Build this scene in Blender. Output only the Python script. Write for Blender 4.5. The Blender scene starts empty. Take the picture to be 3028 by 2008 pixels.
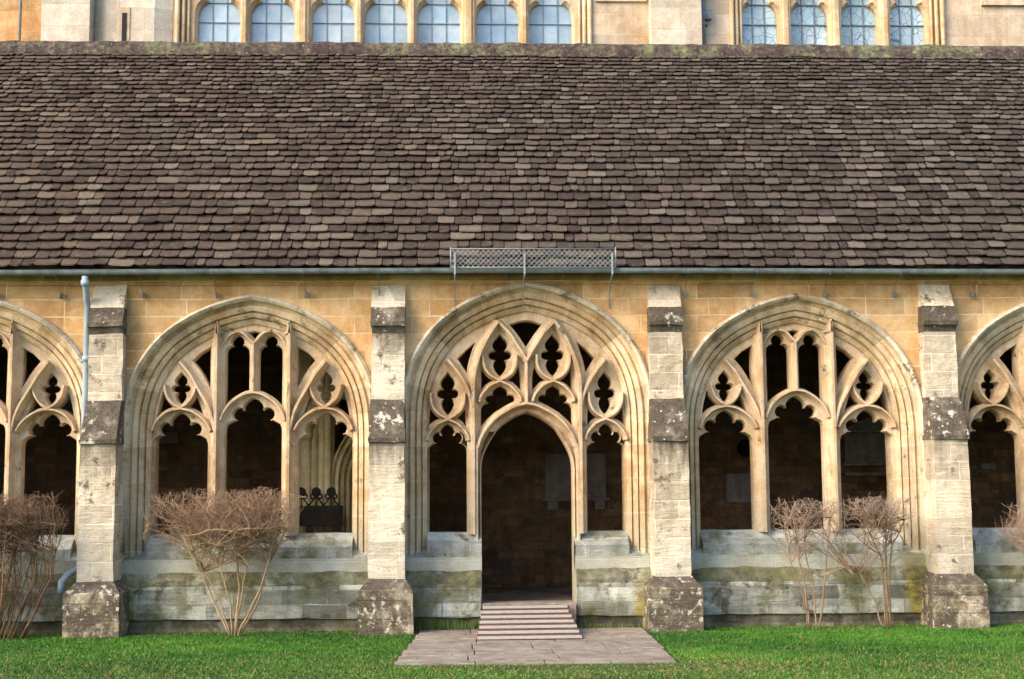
import bpy, math, random
import numpy as np
from mathutils import Vector, Matrix, noise
from mathutils.geometry import tessellate_polygon
R = math.radians
S = bpy.context.scene
C = S.collection
rnd = random.Random(7)

# ------------------------------------------------------------------ camera
cam = bpy.data.objects.new('camera', bpy.data.cameras.new('camera')); C.objects.link(cam)
yw, pt, rl = R(2.151), R(6.112), R(-.396)
fw = Vector((math.sin(yw)*math.cos(pt), math.cos(yw)*math.cos(pt), math.sin(pt)))
rt = Vector((math.cos(yw), -math.sin(yw), 0)); up = rt.cross(fw)
r2 = rt*math.cos(rl)+up*math.sin(rl); u2 = -rt*math.sin(rl)+up*math.cos(rl)
m = Matrix.Identity(4)
for i in range(3):
    m[i][0], m[i][1], m[i][2] = r2[i], u2[i], -fw[i]
m[0][3], m[1][3], m[2][3] = -.92, -19.144, 1.827
cam.matrix_world = m
cam.data.sensor_width = 36; cam.data.lens = 49.74; cam.data.clip_end = 500
S.camera = cam

# ------------------------------------------------------------------ light
SUN_EL, SUN_AZ = R(34), R(-58)         # azimuth: measured to the right of the camera's back
w = bpy.data.worlds.new('World'); S.world = w; w.use_nodes = True
nt = w.node_tree; bg = nt.nodes['Background']
sky = nt.nodes.new('ShaderNodeTexSky'); sky.sky_type = 'NISHITA'; sky.sun_disc = False
sky.sun_elevation = SUN_EL; sky.sun_rotation = R(180)-SUN_AZ
sky.air_density = 1.0; sky.dust_density = 3.0; sky.ozone_density = 1.0
nt.links.new(sky.outputs[0], bg.inputs[0]); bg.inputs[1].default_value = .15
sd = bpy.data.lights.new('sun', 'SUN'); sd.energy = 1.35; sd.angle = R(40); sd.color = (1, .78, .55)
so = bpy.data.objects.new('sun', sd); C.objects.link(so)
d = Vector((math.sin(SUN_AZ)*math.cos(SUN_EL), -math.cos(SUN_AZ)*math.cos(SUN_EL), math.sin(SUN_EL)))
so.rotation_euler = (-d).to_track_quat('-Z', 'Y').to_euler()
S.view_settings.view_transform = 'Standard'; S.view_settings.look = 'None'
S.view_settings.exposure = 1.42; S.view_settings.gamma = 1
S.cycles.use_denoising = True

# ------------------------------------------------------------------ node helpers
class NT:
    def __init__(s, name):
        s.m = bpy.data.materials.new(name); s.m.use_nodes = True; s.t = s.m.node_tree
        s.b = s.t.nodes['Principled BSDF']; s.b.inputs['Roughness'].default_value = .9
        s.b.inputs['Specular IOR Level'].default_value = .25
        s.geo = s.t.nodes.new('ShaderNodeNewGeometry'); s.P = s.geo.outputs['Position']
    def n(s, ty, **kw):
        o = s.t.nodes.new('ShaderNode'+ty)
        for k, v in kw.items():
            if k[0] == '_': s.set(o.inputs[k[1:].replace('_', ' ')], v)
            else: setattr(o, k, v)
        return o
    def set(s, sock, v):
        if isinstance(v, bpy.types.NodeSocket): s.t.links.new(v, sock)
        elif isinstance(v, tuple) and len(v) == 3 and sock.type == 'RGBA': sock.default_value = (*v, 1)
        else: sock.default_value = v
    def noise(s, sc, det=4, rough=.55, vec=None, dist=0):
        o = s.n('TexNoise', _Scale=sc, _Detail=det, _Roughness=rough, _Distortion=dist)
        s.set(o.inputs['Vector'], vec or s.P); return o.outputs['Fac']
    def ramp(s, f, *st):
        o = s.n('ValToRGB'); s.set(o.inputs[0], f); e = o.color_ramp.elements
        while len(e) > 1: e.remove(e[0])
        e[0].position, e[0].color = st[0][0], (*st[0][1], 1)
        for p, c in st[1:]:
            q = e.new(p); q.color = (*c, 1)
        return o.outputs[0]
    def rng(s, f, a, b, c=0., d=1.):
        o = s.n('MapRange', _Value=f); o.inputs[1].default_value = a; o.inputs[2].default_value = b
        o.inputs[3].default_value = c; o.inputs[4].default_value = d; return o.outputs[0]
    def mix(s, f, a, b, mode='MIX'):
        o = s.n('Mix', data_type='RGBA', blend_type=mode)
        s.set(o.inputs['Factor'], f); s.set(o.inputs[6], a); s.set(o.inputs[7], b); return o.outputs[2]
    def math(s, op, a, b=0.):
        o = s.n('Math', operation=op); s.set(o.inputs[0], a); s.set(o.inputs[1], b); return o.outputs[0]
    def vmul(s, v, t):
        o = s.n('VectorMath', operation='MULTIPLY'); s.set(o.inputs[0], v); o.inputs[1].default_value = t; return o.outputs[0]
    def bump(s, h, strength=.5, dist=.01, prev=None):
        o = s.n('Bump', _Strength=strength, _Distance=dist, _Height=h)
        if prev is not None: s.t.links.new(prev, o.inputs['Normal'])
        return o.outputs[0]
    def done(s, col, nrm=None, rough=None):
        s.set(s.b.inputs['Base Color'], col)
        if nrm is not None: s.t.links.new(nrm, s.b.inputs['Normal'])
        if rough is not None: s.set(s.b.inputs['Roughness'], rough)
        return s.m

def stone(name, cols, joints=None, damp=None, dampcol=((.16, .17, .13), (.30, .32, .28)), dark=0., white=0., moss=0., jc=(.55, .47, .34), bscale=1., nsc=.9, grime=.5, jmul=.9, bed=0, blot=0, bvar=.2, vous=0, drip=(), ymoss=0):
    """weathered limestone: three tones, ashlar joints, lichen; damp=(z low, z high) is the rising-damp stain"""
    s = NT(name)
    a, b, c = cols
    base = s.ramp(s.noise(nsc, 7, .62, dist=.4), (.3, a), (.5, b), (.68, c))
    sep = s.n('SeparateXYZ', _Vector=s.P); x, y, z = sep.outputs
    fine = s.noise(38, 4, .7)
    mid = s.noise(5.5, 6, .65)
    # vertical rain streaks
    st = s.noise(1, 5, .6, vec=s.vmul(s.P, (7, 7, .55)))
    base = s.mix(s.rng(st, .42, .7, 0, grime), base, tuple(q*.5 for q in a), 'MIX')
    base = s.mix(s.rng(mid, .45, .72, 0, .55), base, tuple(q*1.25 for q in c))
    hgt = mid
    nrm = s.bump(mid, .5, .03)
    if joints:
        bw, bh = joints
        cmb = s.n('CombineXYZ'); s.set(cmb.inputs[0], s.math('ADD', x, s.math('MULTIPLY', y, .83)))
        wob = s.math('MULTIPLY', s.noise(1.1, 2), .05)
        s.set(cmb.inputs[1], s.math('ADD', z, wob))
        br = s.n('TexBrick', _Scale=1.0, _Color1=(1-bvar*1.2, 1-bvar*1.25, 1-bvar*1.3), _Color2=(1+bvar*.6, 1+bvar*.55, 1+bvar*.5), _Mortar=(0, 0, 0), offset=.43, squash=.7, squash_frequency=3)
        br.inputs['Mortar Size'].default_value = .011; br.inputs['Mortar Smooth'].default_value = .45
        br.inputs['Bias'].default_value = 0; br.inputs['Brick Width'].default_value = bw; br.inputs['Row Height'].default_value = bh
        s.set(br.inputs['Vector'], cmb.outputs[0])
        tint = s.mix(br.outputs['Fac'], br.outputs['Color'], (1, 1, 1))
        base = s.mix(1., base, tint, 'MULTIPLY')
        jf = s.math('MULTIPLY', br.outputs['Fac'], s.rng(s.noise(2.3, 3), .38, .62, .15, jmul))
        base = s.mix(jf, base, jc)
        nrm = s.bump(s.math('MULTIPLY', br.outputs['Fac'], -1.), .35, .02, nrm)
    if damp:
        zz = s.math('ADD', z, s.math('MULTIPLY', s.math('SUBTRACT', s.noise(1.3, 5, .6), .5), damp[2] if len(damp) > 2 else 1.2))
        f = s.rng(zz, damp[1], damp[0])
        dc = s.ramp(s.noise(2.2, 6, .6), (.32, dampcol[0]), (.66, dampcol[1]))
        base = s.mix(f, base, s.mix(.12, dc, base))
    if vous:
        xl = s.math('SUBTRACT', s.math('FLOORED_MODULO', s.math('ADD', x, 1.86+37.2), 3.72), 1.86)
        zl = s.math('SUBTRACT', z, 2.8)
        an = s.math('MULTIPLY', s.math('ARCTAN2', s.math('MAXIMUM', zl, 0.), s.math('ABSOLUTE', xl)), 4.4)
        tt_ = s.math('ADD', an, s.math('MULTIPLY', s.math('MINIMUM', zl, 0.), 2.1))
        tt_ = s.math('ADD', tt_, s.math('MULTIPLY', s.noise(.9, 1), .5))
        fr2 = s.math('ABSOLUTE', s.math('SUBTRACT', s.math('FRACT', tt_), .5))
        jn = s.rng(fr2, .022, .006)
        cell = s.n('TexWhiteNoise', noise_dimensions='1D'); s.set(cell.inputs['W'], s.math('FLOOR', s.math('ADD', tt_, .5)))
        cv = s.ramp(cell.outputs['Value'], (0, (.80, .78, .75)), (1, (1.15, 1.14, 1.12)))
        base = s.mix(1., base, cv, 'MULTIPLY')
        base = s.mix(s.math('MULTIPLY', jn, .45), base, (.66, .56, .42)); nrm = s.bump(s.math('MULTIPLY', jn, -1.), .25, .01, nrm)
    for z0_, z1_, am in drip:
        dn = s.noise(1, 5, .65, vec=s.vmul(s.P, (9, 9, 1.6)))
        f = s.math('MULTIPLY', s.rng(s.noise(.42, 2, .5), .42, .6, .25, 1), s.rng(s.math('SUBTRACT', z, s.math('MULTIPLY', s.math('SUBTRACT', dn, .5), (z1_-z0_)*2.2)), z0_, z1_, 0, am)); f = s.math('MULTIPLY', f, s.rng(z, z1_+.03, z1_))
        base = s.mix(f, base, s.mix(dn, (.05, .042, .03), (.20, .17, .12)))
    if ymoss:
        for xm_, wd_, zt_ in ((5.24, .22, 1.25), (1.52, .14, .75), (-5.3, .12, .7), (-2.16, .10, .6)):
            g = s.math('ADD', s.math('ABSOLUTE', s.math('SUBTRACT', x, xm_)), s.math('MULTIPLY', s.math('SUBTRACT', s.noise(3, 5, .7), .5), .35))
            f = s.math('MULTIPLY', s.rng(g, wd_, wd_*.4, 0, ymoss), s.rng(z, zt_, zt_*.55))
            base = s.mix(f, base, s.ramp(mid, (.35, (.12, .11, .02)), (.65, (.34, .27, .05))))
    if moss:
        f = s.rng(s.noise(1.9, 6, .65), .62-.25*moss, .72-.2*moss)
        base = s.mix(s.math('MULTIPLY', f, .85), base, s.ramp(s.noise(9, 3), (.35, (.07, .075, .03)), (.7, (.17, .17, .07))))
    if dark:
        f = s.rng(s.noise(3.2, 9, .75), .64-.3*dark, .70-.24*dark)
        base = s.mix(s.math('MULTIPLY', f, .9), base, s.ramp(fine, (.3, (.035, .028, .022)), (.7, (.12, .10, .075))))
    if bed:
        bn = s.noise(1, 6, .7, vec=s.vmul(s.P, (1.6, 1.6, 9)))
        base = s.mix(s.rng(bn, .58, .72, 0, .35), base, tuple(q*.55 for q in b))
        nrm = s.bump(bn, .7, .05, nrm)
    if blot:
        f = s.rng(s.noise(9, 5, .65), .57, .62, 0, .85)
        base = s.mix(s.math('MULTIPLY', f, s.rng(s.noise(1.1, 2), .42, .56)), base, (.55, .53, .44))
    if white:
        vo = s.n('TexVoronoi', _Scale=9.); s.set(vo.inputs['Vector'], s.P)
        f = s.rng(s.math('ADD', vo.outputs['Distance'], s.math('MULTIPLY', fine, .35)), .22+.16*white, .16+.16*white)
        base = s.mix(f, base, (.62, .60, .52))
    base = s.mix(1., base, s.ramp(fine, (.25, (.78, .78, .78)), (.75, (1.16, 1.16, 1.16))), 'MULTIPLY')
    nrm = s.bump(fine, .45, .012, nrm)
    return s.done(base, nrm, .92)

OCH = ((.43, .23, .085), (.56, .34, .15), (.65, .48, .28))
CREAM = ((.40, .25, .11), (.54, .41, .25), (.64, .55, .41))
PALE = ((.40, .33, .23), (.58, .50, .38), (.67, .61, .49))
GREYB = ((.24, .27, .24), (.36, .40, .37), (.48, .52, .50))
M_wall = stone('ashlar wall stone', OCH, (.78, .235), damp=(1.2, 3.0, 1.4), dampcol=((.25, .27, .22), (.42, .47, .44)), jc=(.74, .62, .42), grime=.2, bvar=.22, ymoss=.8, jmul=.75)
M_arch = stone('moulded arch stone', CREAM, None, vous=1, damp=(.8, 1.9, 1.0), dampcol=((.30, .29, .21), (.52, .51, .42)), dark=.18, grime=.55)
M_hood = stone('hood mould stone', ((.36, .29, .19), (.54, .47, .35), (.68, .63, .52)), None, vous=1, damp=(.8, 2.6, 1.0), dampcol=((.32, .31, .24), (.55, .54, .46)), dark=.3, grime=.5)
M_trac = stone('tracery stone', ((.36, .22, .10), (.50, .37, .23), (.60, .50, .37)), None, damp=(.9, 1.9, .8), dampcol=((.30, .29, .21), (.5, .48, .38)), dark=.12, grime=.45)
M_sill = stone('grey sill stone', GREYB, (1.1, .3), moss=.45, dark=.22, jc=(.36, .36, .3), bed=1, bvar=.3, ymoss=.7)
M_plin = stone('damp plinth stone', ((.19, .20, .15), (.33, .36, .31), (.48, .52, .48)), (.62, .19), moss=.5, dark=.32, white=.1, jc=(.10, .09, .06), jmul=.5, bed=1, bvar=.5, ymoss=.9)
M_band = stone('mossy offset stone', ((.12, .12, .07), (.25, .26, .19), (.42, .44, .38)), (.85, .21), moss=.95, dark=.45, jc=(.12, .11, .07), bvar=.4, ymoss=.9)
M_butt = stone('pale buttress stone', PALE, (.62, .245), damp=(.3, 1.3, .6), dampcol=((.4, .38, .3), (.6, .58, .5)), dark=.24, jc=(.76, .70, .58), grime=.3, bed=1, drip=((1.85, 2.47, 1.), (3.65, 3.95, .95), (.75, 1.2, 0.)))
M_foot = stone('shade darkened footing stone', ((.05, .045, .03), (.12, .11, .075), (.26, .25, .19)), None, moss=.4, dark=.5)  # footing tone lowered to carry the shade along the wall foot
M_cap = stone('lichened weathering stone', ((.045, .036, .028), (.10, .082, .062), (.27, .24, .19)), None, dark=.75, white=.5, blot=1, nsc=5., grime=.2)
M_bpl = stone('lichened buttress foot stone', ((.11, .085, .05), (.27, .23, .15), (.52, .47, .36)), (.7, .23), nsc=4., dark=.72, white=.4, moss=.35, jc=(.1, .09, .06), blot=1, bed=1)
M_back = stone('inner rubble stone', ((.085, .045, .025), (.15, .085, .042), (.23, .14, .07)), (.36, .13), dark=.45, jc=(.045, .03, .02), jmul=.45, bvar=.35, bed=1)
M_carve = stone('brightly lit ochre carved stone', ((.42, .30, .12), (.60, .48, .25), (.66, .60, .42)), None)  # ochre, paler than the inner wall: light on the arch put into colour
M_plaq = stone('grey tablet stone', ((.12, .10, .09), (.18, .155, .14), (.24, .21, .19)), None)
M_chap = stone('sunlit chapel stone', ((.44, .31, .18), (.54, .43, .31), (.60, .53, .43)), (1.3, .42), jc=(.48, .38, .27), grime=.35, jmul=.5)
M_chap2 = stone('pale chapel buttress stone', ((.48, .40, .30), (.56, .50, .41), (.60, .57, .51)), (1.1, .42), jc=(.46, .40, .32), grime=.2, jmul=.5)
M_chor = stone('orange chapel stone', ((.34, .17, .06), (.52, .29, .12), (.60, .46, .30)), (1.3, .42), jc=(.48, .32, .18), grime=.3, jmul=.4)
M_jamb = stone('ochre window jamb stone', ((.42, .26, .12), (.54, .40, .24), (.60, .51, .37)), None, grime=.5)
M_pave = stone('worn paving stone', ((.15, .125, .10), (.235, .20, .165), (.31, .275, .235)), None, dark=.15, nsc=2.)
M_floor = stone('cloister floor stone', ((.10, .08, .06), (.16, .13, .10), (.22, .18, .15)), (.7, .5))

def plain(name, c1, c2, sc=12, rough=.6, metal=0, spec=.4, bump=.2):
    s = NT(name); f = s.noise(sc, 5, .65)
    s.b.inputs['Metallic'].default_value = metal; s.b.inputs['Specular IOR Level'].default_value = spec
    return s.done(s.ramp(f, (.3, c1), (.7, c2)), s.bump(f, bump, .01), rough)
M_lead = plain('grey painted iron gutter', (.10, .12, .13), (.26, .32, .35), 5, .7)
M_pipe = plain('pale blue grey pipe paint', (.20, .27, .32), (.34, .44, .51), 3, .55)
M_pipe2 = plain('dark iron pipe', (.10, .12, .15), (.20, .23, .27), 8, .6)
M_zinc = plain('galvanised steel', (.20, .23, .25), (.30, .33, .35), 20, .5, .2)
M_iron = plain('dark iron', (.008, .007, .006), (.02, .016, .014), 14, .8, 0, .1)
M_wood = plain('silvered timber slat', (.25, .24, .225), (.38, .36, .335), 25, .85)
M_wood2 = plain('brown timber board', (.06, .028, .018), (.13, .065, .045), 18, .9)
M_under = plain('dark roof underlay', (.03, .02, .018), (.05, .035, .03), 5, .95)
M_void = plain('painted dark void', (.012, .013, .02), (.02, .02, .03), 5, .9)  # near-black colour stands in for the unlit depth of openings

def glass_mat(name, c1, c2, lead=None):  # pale blue base colour holds the sky's reflection in the panes
    s = NT(name)
    f = s.noise(.9, 3, .5); g = s.noise(7, 2)
    s.b.inputs['Specular IOR Level'].default_value = .8
    col = s.ramp(s.math('ADD', s.math('MULTIPLY', f, .7), s.math('MULTIPLY', g, .3)), (.35, c1), (.65, c2))
    if lead:
        vo = s.n('TexVoronoi', feature='DISTANCE_TO_EDGE', _Scale=lead); s.set(vo.inputs['Vector'], s.vmul(s.P, (1, .01, 1)))
        col = s.mix(s.rng(vo.outputs['Distance'], .028, .012), col, (.10, .13, .16))
    a_ = s.n('Attribute', attribute_name='tint')
    col = s.mix(1., col, a_.outputs['Color'], 'MULTIPLY')
    return s.done(col, s.bump(g, .15, .02), .25)
M_glass = glass_mat('sky painted leaded glass', (.20, .33, .46), (.40, .50, .58))
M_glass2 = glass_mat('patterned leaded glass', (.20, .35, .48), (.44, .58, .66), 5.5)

def attr_mat(name, rough=.9, dk=.6):
    s = NT(name); a = s.n('Attribute', attribute_name='tint'); n = s.noise(30, 5, .7)
    k = s.ramp(n, (.25, (dk, dk, dk)), (.75, (1.25, 1.22, 1.2)))
    return s, a.outputs['Color'], n, k
s, a, n, k = attr_mat('stone slate', .9, .45)
col = s.mix(1., a, k, 'MULTIPLY')
col = s.mix(s.rng(s.noise(1.3, 5, .6), .60, .72, 0, .35), col, (.10, .11, .06))
big = s.noise(11, 7, .8)
col = s.mix(s.rng(big, .54, .66, 0, .55), col, (.19, .155, .105)); col = s.mix(s.rng(s.noise(.7, 5, .7), .55, .7, 0, .3), col, (.13, .12, .08))
col = s.mix(s.rng(s.noise(15, 7, .8), .55, .66, 0, .65), col, (.04, .025, .024))
M_slate = s.done(col, s.bump(n, .6, .015, s.bump(big, .5, .02)), .9)
s, a, n, k = attr_mat('grass blade', .8)
M_grass = s.done(a, None, .55)
s, a, n, k = attr_mat('bare twig bark', .8, .7)
M_twig = s.done(s.mix(1., a, k, 'MULTIPLY'), None, .8)
s = NT('mossy ridge stone')
n1 = s.math('ADD', s.math('MULTIPLY', s.noise(13, 8, .75), .6), s.math('MULTIPLY', s.noise(1.7, 4, .6), .4)); n3 = s.noise(24, 4, .7)
col = s.ramp(n1, (.38, (.02, .014, .014)), (.47, (.055, .040, .038)), (.52, (.085, .066, .055)), (.57, (.11, .13, .06)), (.66, (.20, .22, .15)))
col = s.mix(s.rng(n3, .64, .72), col, (.5, .5, .45))
M_ridge = s.done(col, s.bump(n1, .8, .04), .95)
s = NT('lawn soil')
n1 = s.noise(3, 6, .6); sp = s.n('SeparateXYZ', _Vector=s.P)
M_soil = s.done(s.ramp(n1, (.3, (.018, .05, .008)), (.7, (.045, .10, .015))), s.bump(s.noise(60, 3), .6, .02), .95)

# ------------------------------------------------------------------ mesh helpers
class MB:
    def __init__(s): s.v = []; s.f = []; s.mi = []; s.c = []; s.sm = []
    def face(s, pts, mi=0, c=None, sm=False):
        b = len(s.v); s.v += [tuple(p) for p in pts]; s.f.append(tuple(range(b, b+len(pts)))); s.mi.append(mi); s.c.append(c); s.sm.append(sm)
    def idx(s, verts, faces, mi=0, c=None, sm=False):
        b = len(s.v); s.v += [tuple(p) for p in verts]
        for f in faces: s.f.append(tuple(b+i for i in f)); s.mi.append(mi); s.c.append(c); s.sm.append(sm)
    def box(s, x0, x1, y0, y1, z0, z1, mi=0, c=None, bv=0.):
        if bv:
            s.loft([(x0+bv, x1-bv, y0+bv, y1-bv, z0), (x0, x1, y0, y1, z0+bv), (x0, x1, y0, y1, z1-bv), (x0+bv, x1-bv, y0+bv, y1-bv, z1)], mi, c); return
        v = [(x, y, z) for z in (z0, z1) for x, y in ((x0, y0), (x1, y0), (x1, y1), (x0, y1))]
        s.idx(v, [(3, 2, 1, 0), (4, 5, 6, 7), (0, 1, 5, 4), (1, 2, 6, 5), (2, 3, 7, 6), (3, 0, 4, 7)], mi, c)
    def loft(s, rings, mi=0, c=None):
        v = []
        for x0, x1, y0, y1, z in rings: v += [(x0, y0, z), (x1, y0, z), (x1, y1, z), (x0, y1, z)]
        f = [(3, 2, 1, 0)]; n = len(rings)
        for i in range(n-1):
            for k in range(4): a = 4*i+k; b = 4*i+(k+1) % 4; f.append((a, b, b+4, a+4))
        f.append(tuple(4*(n-1)+k for k in range(4))); s.idx(v, f, mi, c)
    def tube(s, pts, r, n=6, mi=0, c=None, cap=True, sm=True):
        pts = [Vector(p) for p in pts]; rs = r if isinstance(r, (list, tuple)) else [r]*len(pts)
        v = []; u = None
        for i, p in enumerate(pts):
            t = (pts[min(i+1, len(pts)-1)]-pts[max(i-1, 0)]).normalized()
            if u is None: u = t.orthogonal().normalized()
            u = (u-t*u.dot(t));
            u = u.normalized() if u.length > 1e-6 else t.orthogonal().normalized()
            w = t.cross(u)
            for k in range(n):
                a = 2*math.pi*k/n; v.append(p+(u*math.cos(a)+w*math.sin(a))*rs[i])
        f = [(i*n+k, i*n+(k+1) % n, (i+1)*n+(k+1) % n, (i+1)*n+k) for i in range(len(pts)-1) for k in range(n)]
        if cap: f += [tuple(range(n))[::-1], tuple((len(pts)-1)*n+k for k in range(n))]
        s.idx(v, f, mi, c, sm)
    def build(s, name, mats, parent=None, weld=False):
        me = bpy.data.meshes.new(name); me.from_pydata(s.v, [], s.f)
        for m in (mats if isinstance(mats, (list, tuple)) else [mats]): me.materials.append(m)
        me.polygons.foreach_set('material_index', s.mi); me.polygons.foreach_set('use_smooth', s.sm)
        if any(c is not None for c in s.c):
            at_ = me.attributes.new('tint', 'FLOAT_COLOR', 'CORNER'); arr = []
            for f, c in zip(s.f, s.c): arr += [*(c or (1, 1, 1)), 1.]*len(f)
            at_.data.foreach_set('color', arr)
        me.update()
        o = bpy.data.objects.new(name, me); C.objects.link(o)
        if parent: o.parent = parent
        return o
def wob(o, amp, sc=3., keep=None):
    me = o.data; n = len(me.vertices); co = np.empty(n*3, 'f'); me.vertices.foreach_get('co', co); co = co.reshape(-1, 3)
    for i in range(n):
        p = Vector(co[i])
        if keep and keep(p): continue
        co[i] += np.array(noise.noise_vector(p*sc))*amp
    me.vertices.foreach_set('co', co.ravel()); me.update()
def tag(o, label=None, cat=None, group=None, kind=None):
    for k, v in (('label', label), ('category', cat), ('group', group), ('kind', kind)):
        if v: o[k] = v
    return o
def empty(name, loc=(0, 0, 0)):
    o = bpy.data.objects.new(name, None); C.objects.link(o); o.location = loc; return o

def spline(pts, n=6):
    out = []; P = [pts[0]]+list(pts)+[pts[-1]]
    for i in range(1, len(P)-2):
        for k in range(n):
            t = k/n; a, b, c, d = P[i-1], P[i], P[i+1], P[i+2]
            out.append(tuple(.5*((2*b[j])+(-a[j]+c[j])*t+(2*a[j]-5*b[j]+4*c[j]-d[j])*t*t+(-a[j]+3*b[j]-3*c[j]+d[j])*t**3) for j in (0, 1)))
    out.append(tuple(pts[-1])); return out
def normals(path, closed=False):
    n = len(path); out = []
    for i in range(n):
        if closed: a, b, c = path[i-1], path[i], path[(i+1) % n]
        else: a, b, c = path[max(i-1, 0)], path[i], path[min(i+1, n-1)]
        d1 = Vector((b[0]-a[0], b[1]-a[1])); d2 = Vector((c[0]-b[0], c[1]-b[1]))
        d1 = d1.normalized() if d1.length > 1e-9 else None; d2 = d2.normalized() if d2.length > 1e-9 else None
        d1 = d1 or d2; d2 = d2 or d1
        m1 = Vector((-d1.y, d1.x)); m2 = Vector((-d2.y, d2.x)); mm = (m1+m2)
        mm = mm.normalized() if mm.length > 1e-6 else m1
        k = 1/max(.5, mm.dot(m1)); out.append((mm.x*k, mm.y*k))
    return out
def sweep(mb, path, prof, mi=0, sm=False, mis=None):
    """path in the wall plane (x,z); profile (offset along the left normal, depth y)"""
    nn = normals(path); v = []
    for p, q in zip(path, nn):
        for o, y in prof: v.append((p[0]+q[0]*o, y, p[1]+q[1]*o))
    k = len(prof)
    for j in range(k-1):
        mb.idx([v[i*k+j+e] for i in range(len(path)) for e in (0, 1)], [(2*i, 2*i+1, 2*i+3, 2*i+2) for i in range(len(path)-1)], mis[j] if mis else mi, None, sm)
def offset(poly, e):
    # grow a closed polygon outwards by e
    A = sum(poly[i-1][0]*poly[i][1]-poly[i][0]*poly[i-1][1] for i in range(len(poly)))
    s_ = -1 if A > 0 else 1
    return [(p[0]+q[0]*e*s_, p[1]+q[1]*e*s_) for p, q in zip(poly, normals(poly, True))]
def tess(mb, loops, y, mi=0, flip=False):
    L = [[Vector((p[0], p[1], 0)) for p in l] for l in loops]; flat = [p for l in L for p in l]
    v = [(p.x, y, p.y) for p in flat]; fs = [tuple(t) for t in tessellate_polygon(L)]
    mb.idx(v, fs, mi)
def wallring(mb, a, b, ya, yb, mi=0):
    n = len(a)
    mb.idx([(p[0], ya, p[1]) for p in a]+[(p[0], yb, p[1]) for p in b], [(i, (i+1) % n, n+(i+1) % n, n+i) for i in range(n)], mi)

# ------------------------------------------------------------------ the cloister range
T = .001545
def ZA(y): return 1.827+(4.623-.005788*(11.4+y/3.786)-1.827)*1.0063
def ZC(y): return 1.827+(4.617-.005829*(y/3.786-19.8)-1.827)*1.0063
SILL, SB, ZB = 1.275, 1.10, .95
BAYS = [(-7.44, 'A'), (-3.72, 'A'), (0, 'C'), (3.72, 'A'), (7.44, 'A')]
BX = [-5.625, -1.875, 1.875, 5.625]
ARCH = [(0, 302), (150, 334), (310, 388), (470, 470), (600, 562), (700, 672), (775, 795), (825, 925), (855, 1060), (868, 1200), (872, 1400)]
def arch_path(kind, cx):
    z = ZA if kind == 'A' else ZC
    half = spline(ARCH, 4)
    R_ = [(cx+u*T, z(y)) for u, y in half]+[(cx+872*T, ZB-.02)]
    L_ = [(cx-u*T, z(y)) for u, y in half]+[(cx-872*T, ZB-.02)]
    return L_[::-1][:-1]+R_
PROF = [(.40, .03), (.385, -.045), (.35, -.085), (.315, -.05), (.300, .03), (.262, .065), (.245, .045), (.232, .03), (.18, .06), (.165, .115), (.15, .08), (.10, .115), (.085, .175), (.07, .14), (.015, .19), (.002, .26), (-.012, .34), (-.012, .56)]
cl = empty('cloister_building', (0, 0, 0))
tag(cl, 'ochre stone cloister range with traceried arches and steep stone slate roof', 'building')

def mir(pts): return [(-x, y) for x, y in pts]
def sym(half):   # closed symmetric outline from its right half, top to bottom
    l = [(-x, y) for x, y in half[::-1] if x > 1e-6]
    return list(half)+l
def foil_head(w_, y0, k=1.):   # cinquefoil light head, right half, from its apex y0
    return [(0, y0), (26*k, y0+10), (50*k, y0+26), (72*k, y0+50), (81*k, y0+78), (79*k, y0+100), (74*k, y0+110), (88*k, y0+104), (108*k, y0+88), (130*k, y0+84), (155*k, y0+94),
            (174*k, y0+115), (178*k, y0+140), (168*k, y0+165), (148*k, y0+181), (126*k, y0+188), (150*k, y0+192), (180*k, y0+203), (w_-14, y0+228), (w_-2, y0+262), (w_, y0+300)]
def quat(y0, y1, hw, k=1.):    # elongated four-lobed dagger opening, right half
    H = y1-y0; f = lambda t: y0+H*t
    return [(0, f(0)), (.22*hw, f(.07)), (.48*hw, f(.14)), (.63*hw, f(.22)), (.60*hw, f(.30)), (.44*hw, f(.37)), (.30*hw, f(.395)), (.52*hw, f(.41)), (.82*hw, f(.425)), (1*hw, f(.47)), (.98*hw, f(.54)),
            (.80*hw, f(.585)), (.50*hw, f(.60)), (.34*hw, f(.62)), (.50*hw, f(.68)), (.56*hw, f(.77)), (.42*hw, f(.87)), (.2*hw, f(.95)), (0, f(1))]
def shift(p, du): return [(x+du, y) for x, y in p]

def holes_A(yb):
    H = []
    c = foil_head(243, 960, 1.0); H.append(sym(c+[(243, yb)]))
    sh = foil_head(235, 1088, 1.0); s1 = sym(sh+[(235, yb)])
    # outer jamb side stays inside the arch
    for sg in (1, -1):
        H.append(shift(s1, sg*637))
        up_ = [(146, 398), (170, 408), (192, 432), (197, 460), (180, 487), (214, 496), (238, 520), (243, 555), (243, 1012), (215, 980), (180, 950), (140, 925), (95, 908), (48, 900), (48, 560), (54, 522), (78, 496), (112, 487), (95, 460), (99, 432), (121, 408)]
        if sg < 0: up_ = mir(up_)
        H.append(up_)
        sp = [(528, 618), (470, 560), (390, 512), (388, 838), (412, 790), (440, 738), (478, 680)]
        if sg < 0: sp = mir(sp)
        H.append(sp)
        H.append(shift(sym(quat(733, 997, 72)), sg*636))
        e1 = [(792, 915), (778, 950), (752, 985), (712, 1030), (750, 1040), (782, 1058), (834, 1100), (815, 1010)]
        e2 = [(505, 935), (518, 965), (540, 995), (562, 1028), (530, 1033), (495, 1048), (450, 1085), (480, 1005)]
        for e in (e1, e2): H.append(e if sg > 0 else mir(e))
    H.append([(-34, 374), (0, 366), (34, 374), (16, 395), (0, 415), (-16, 395)])
    return H
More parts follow.
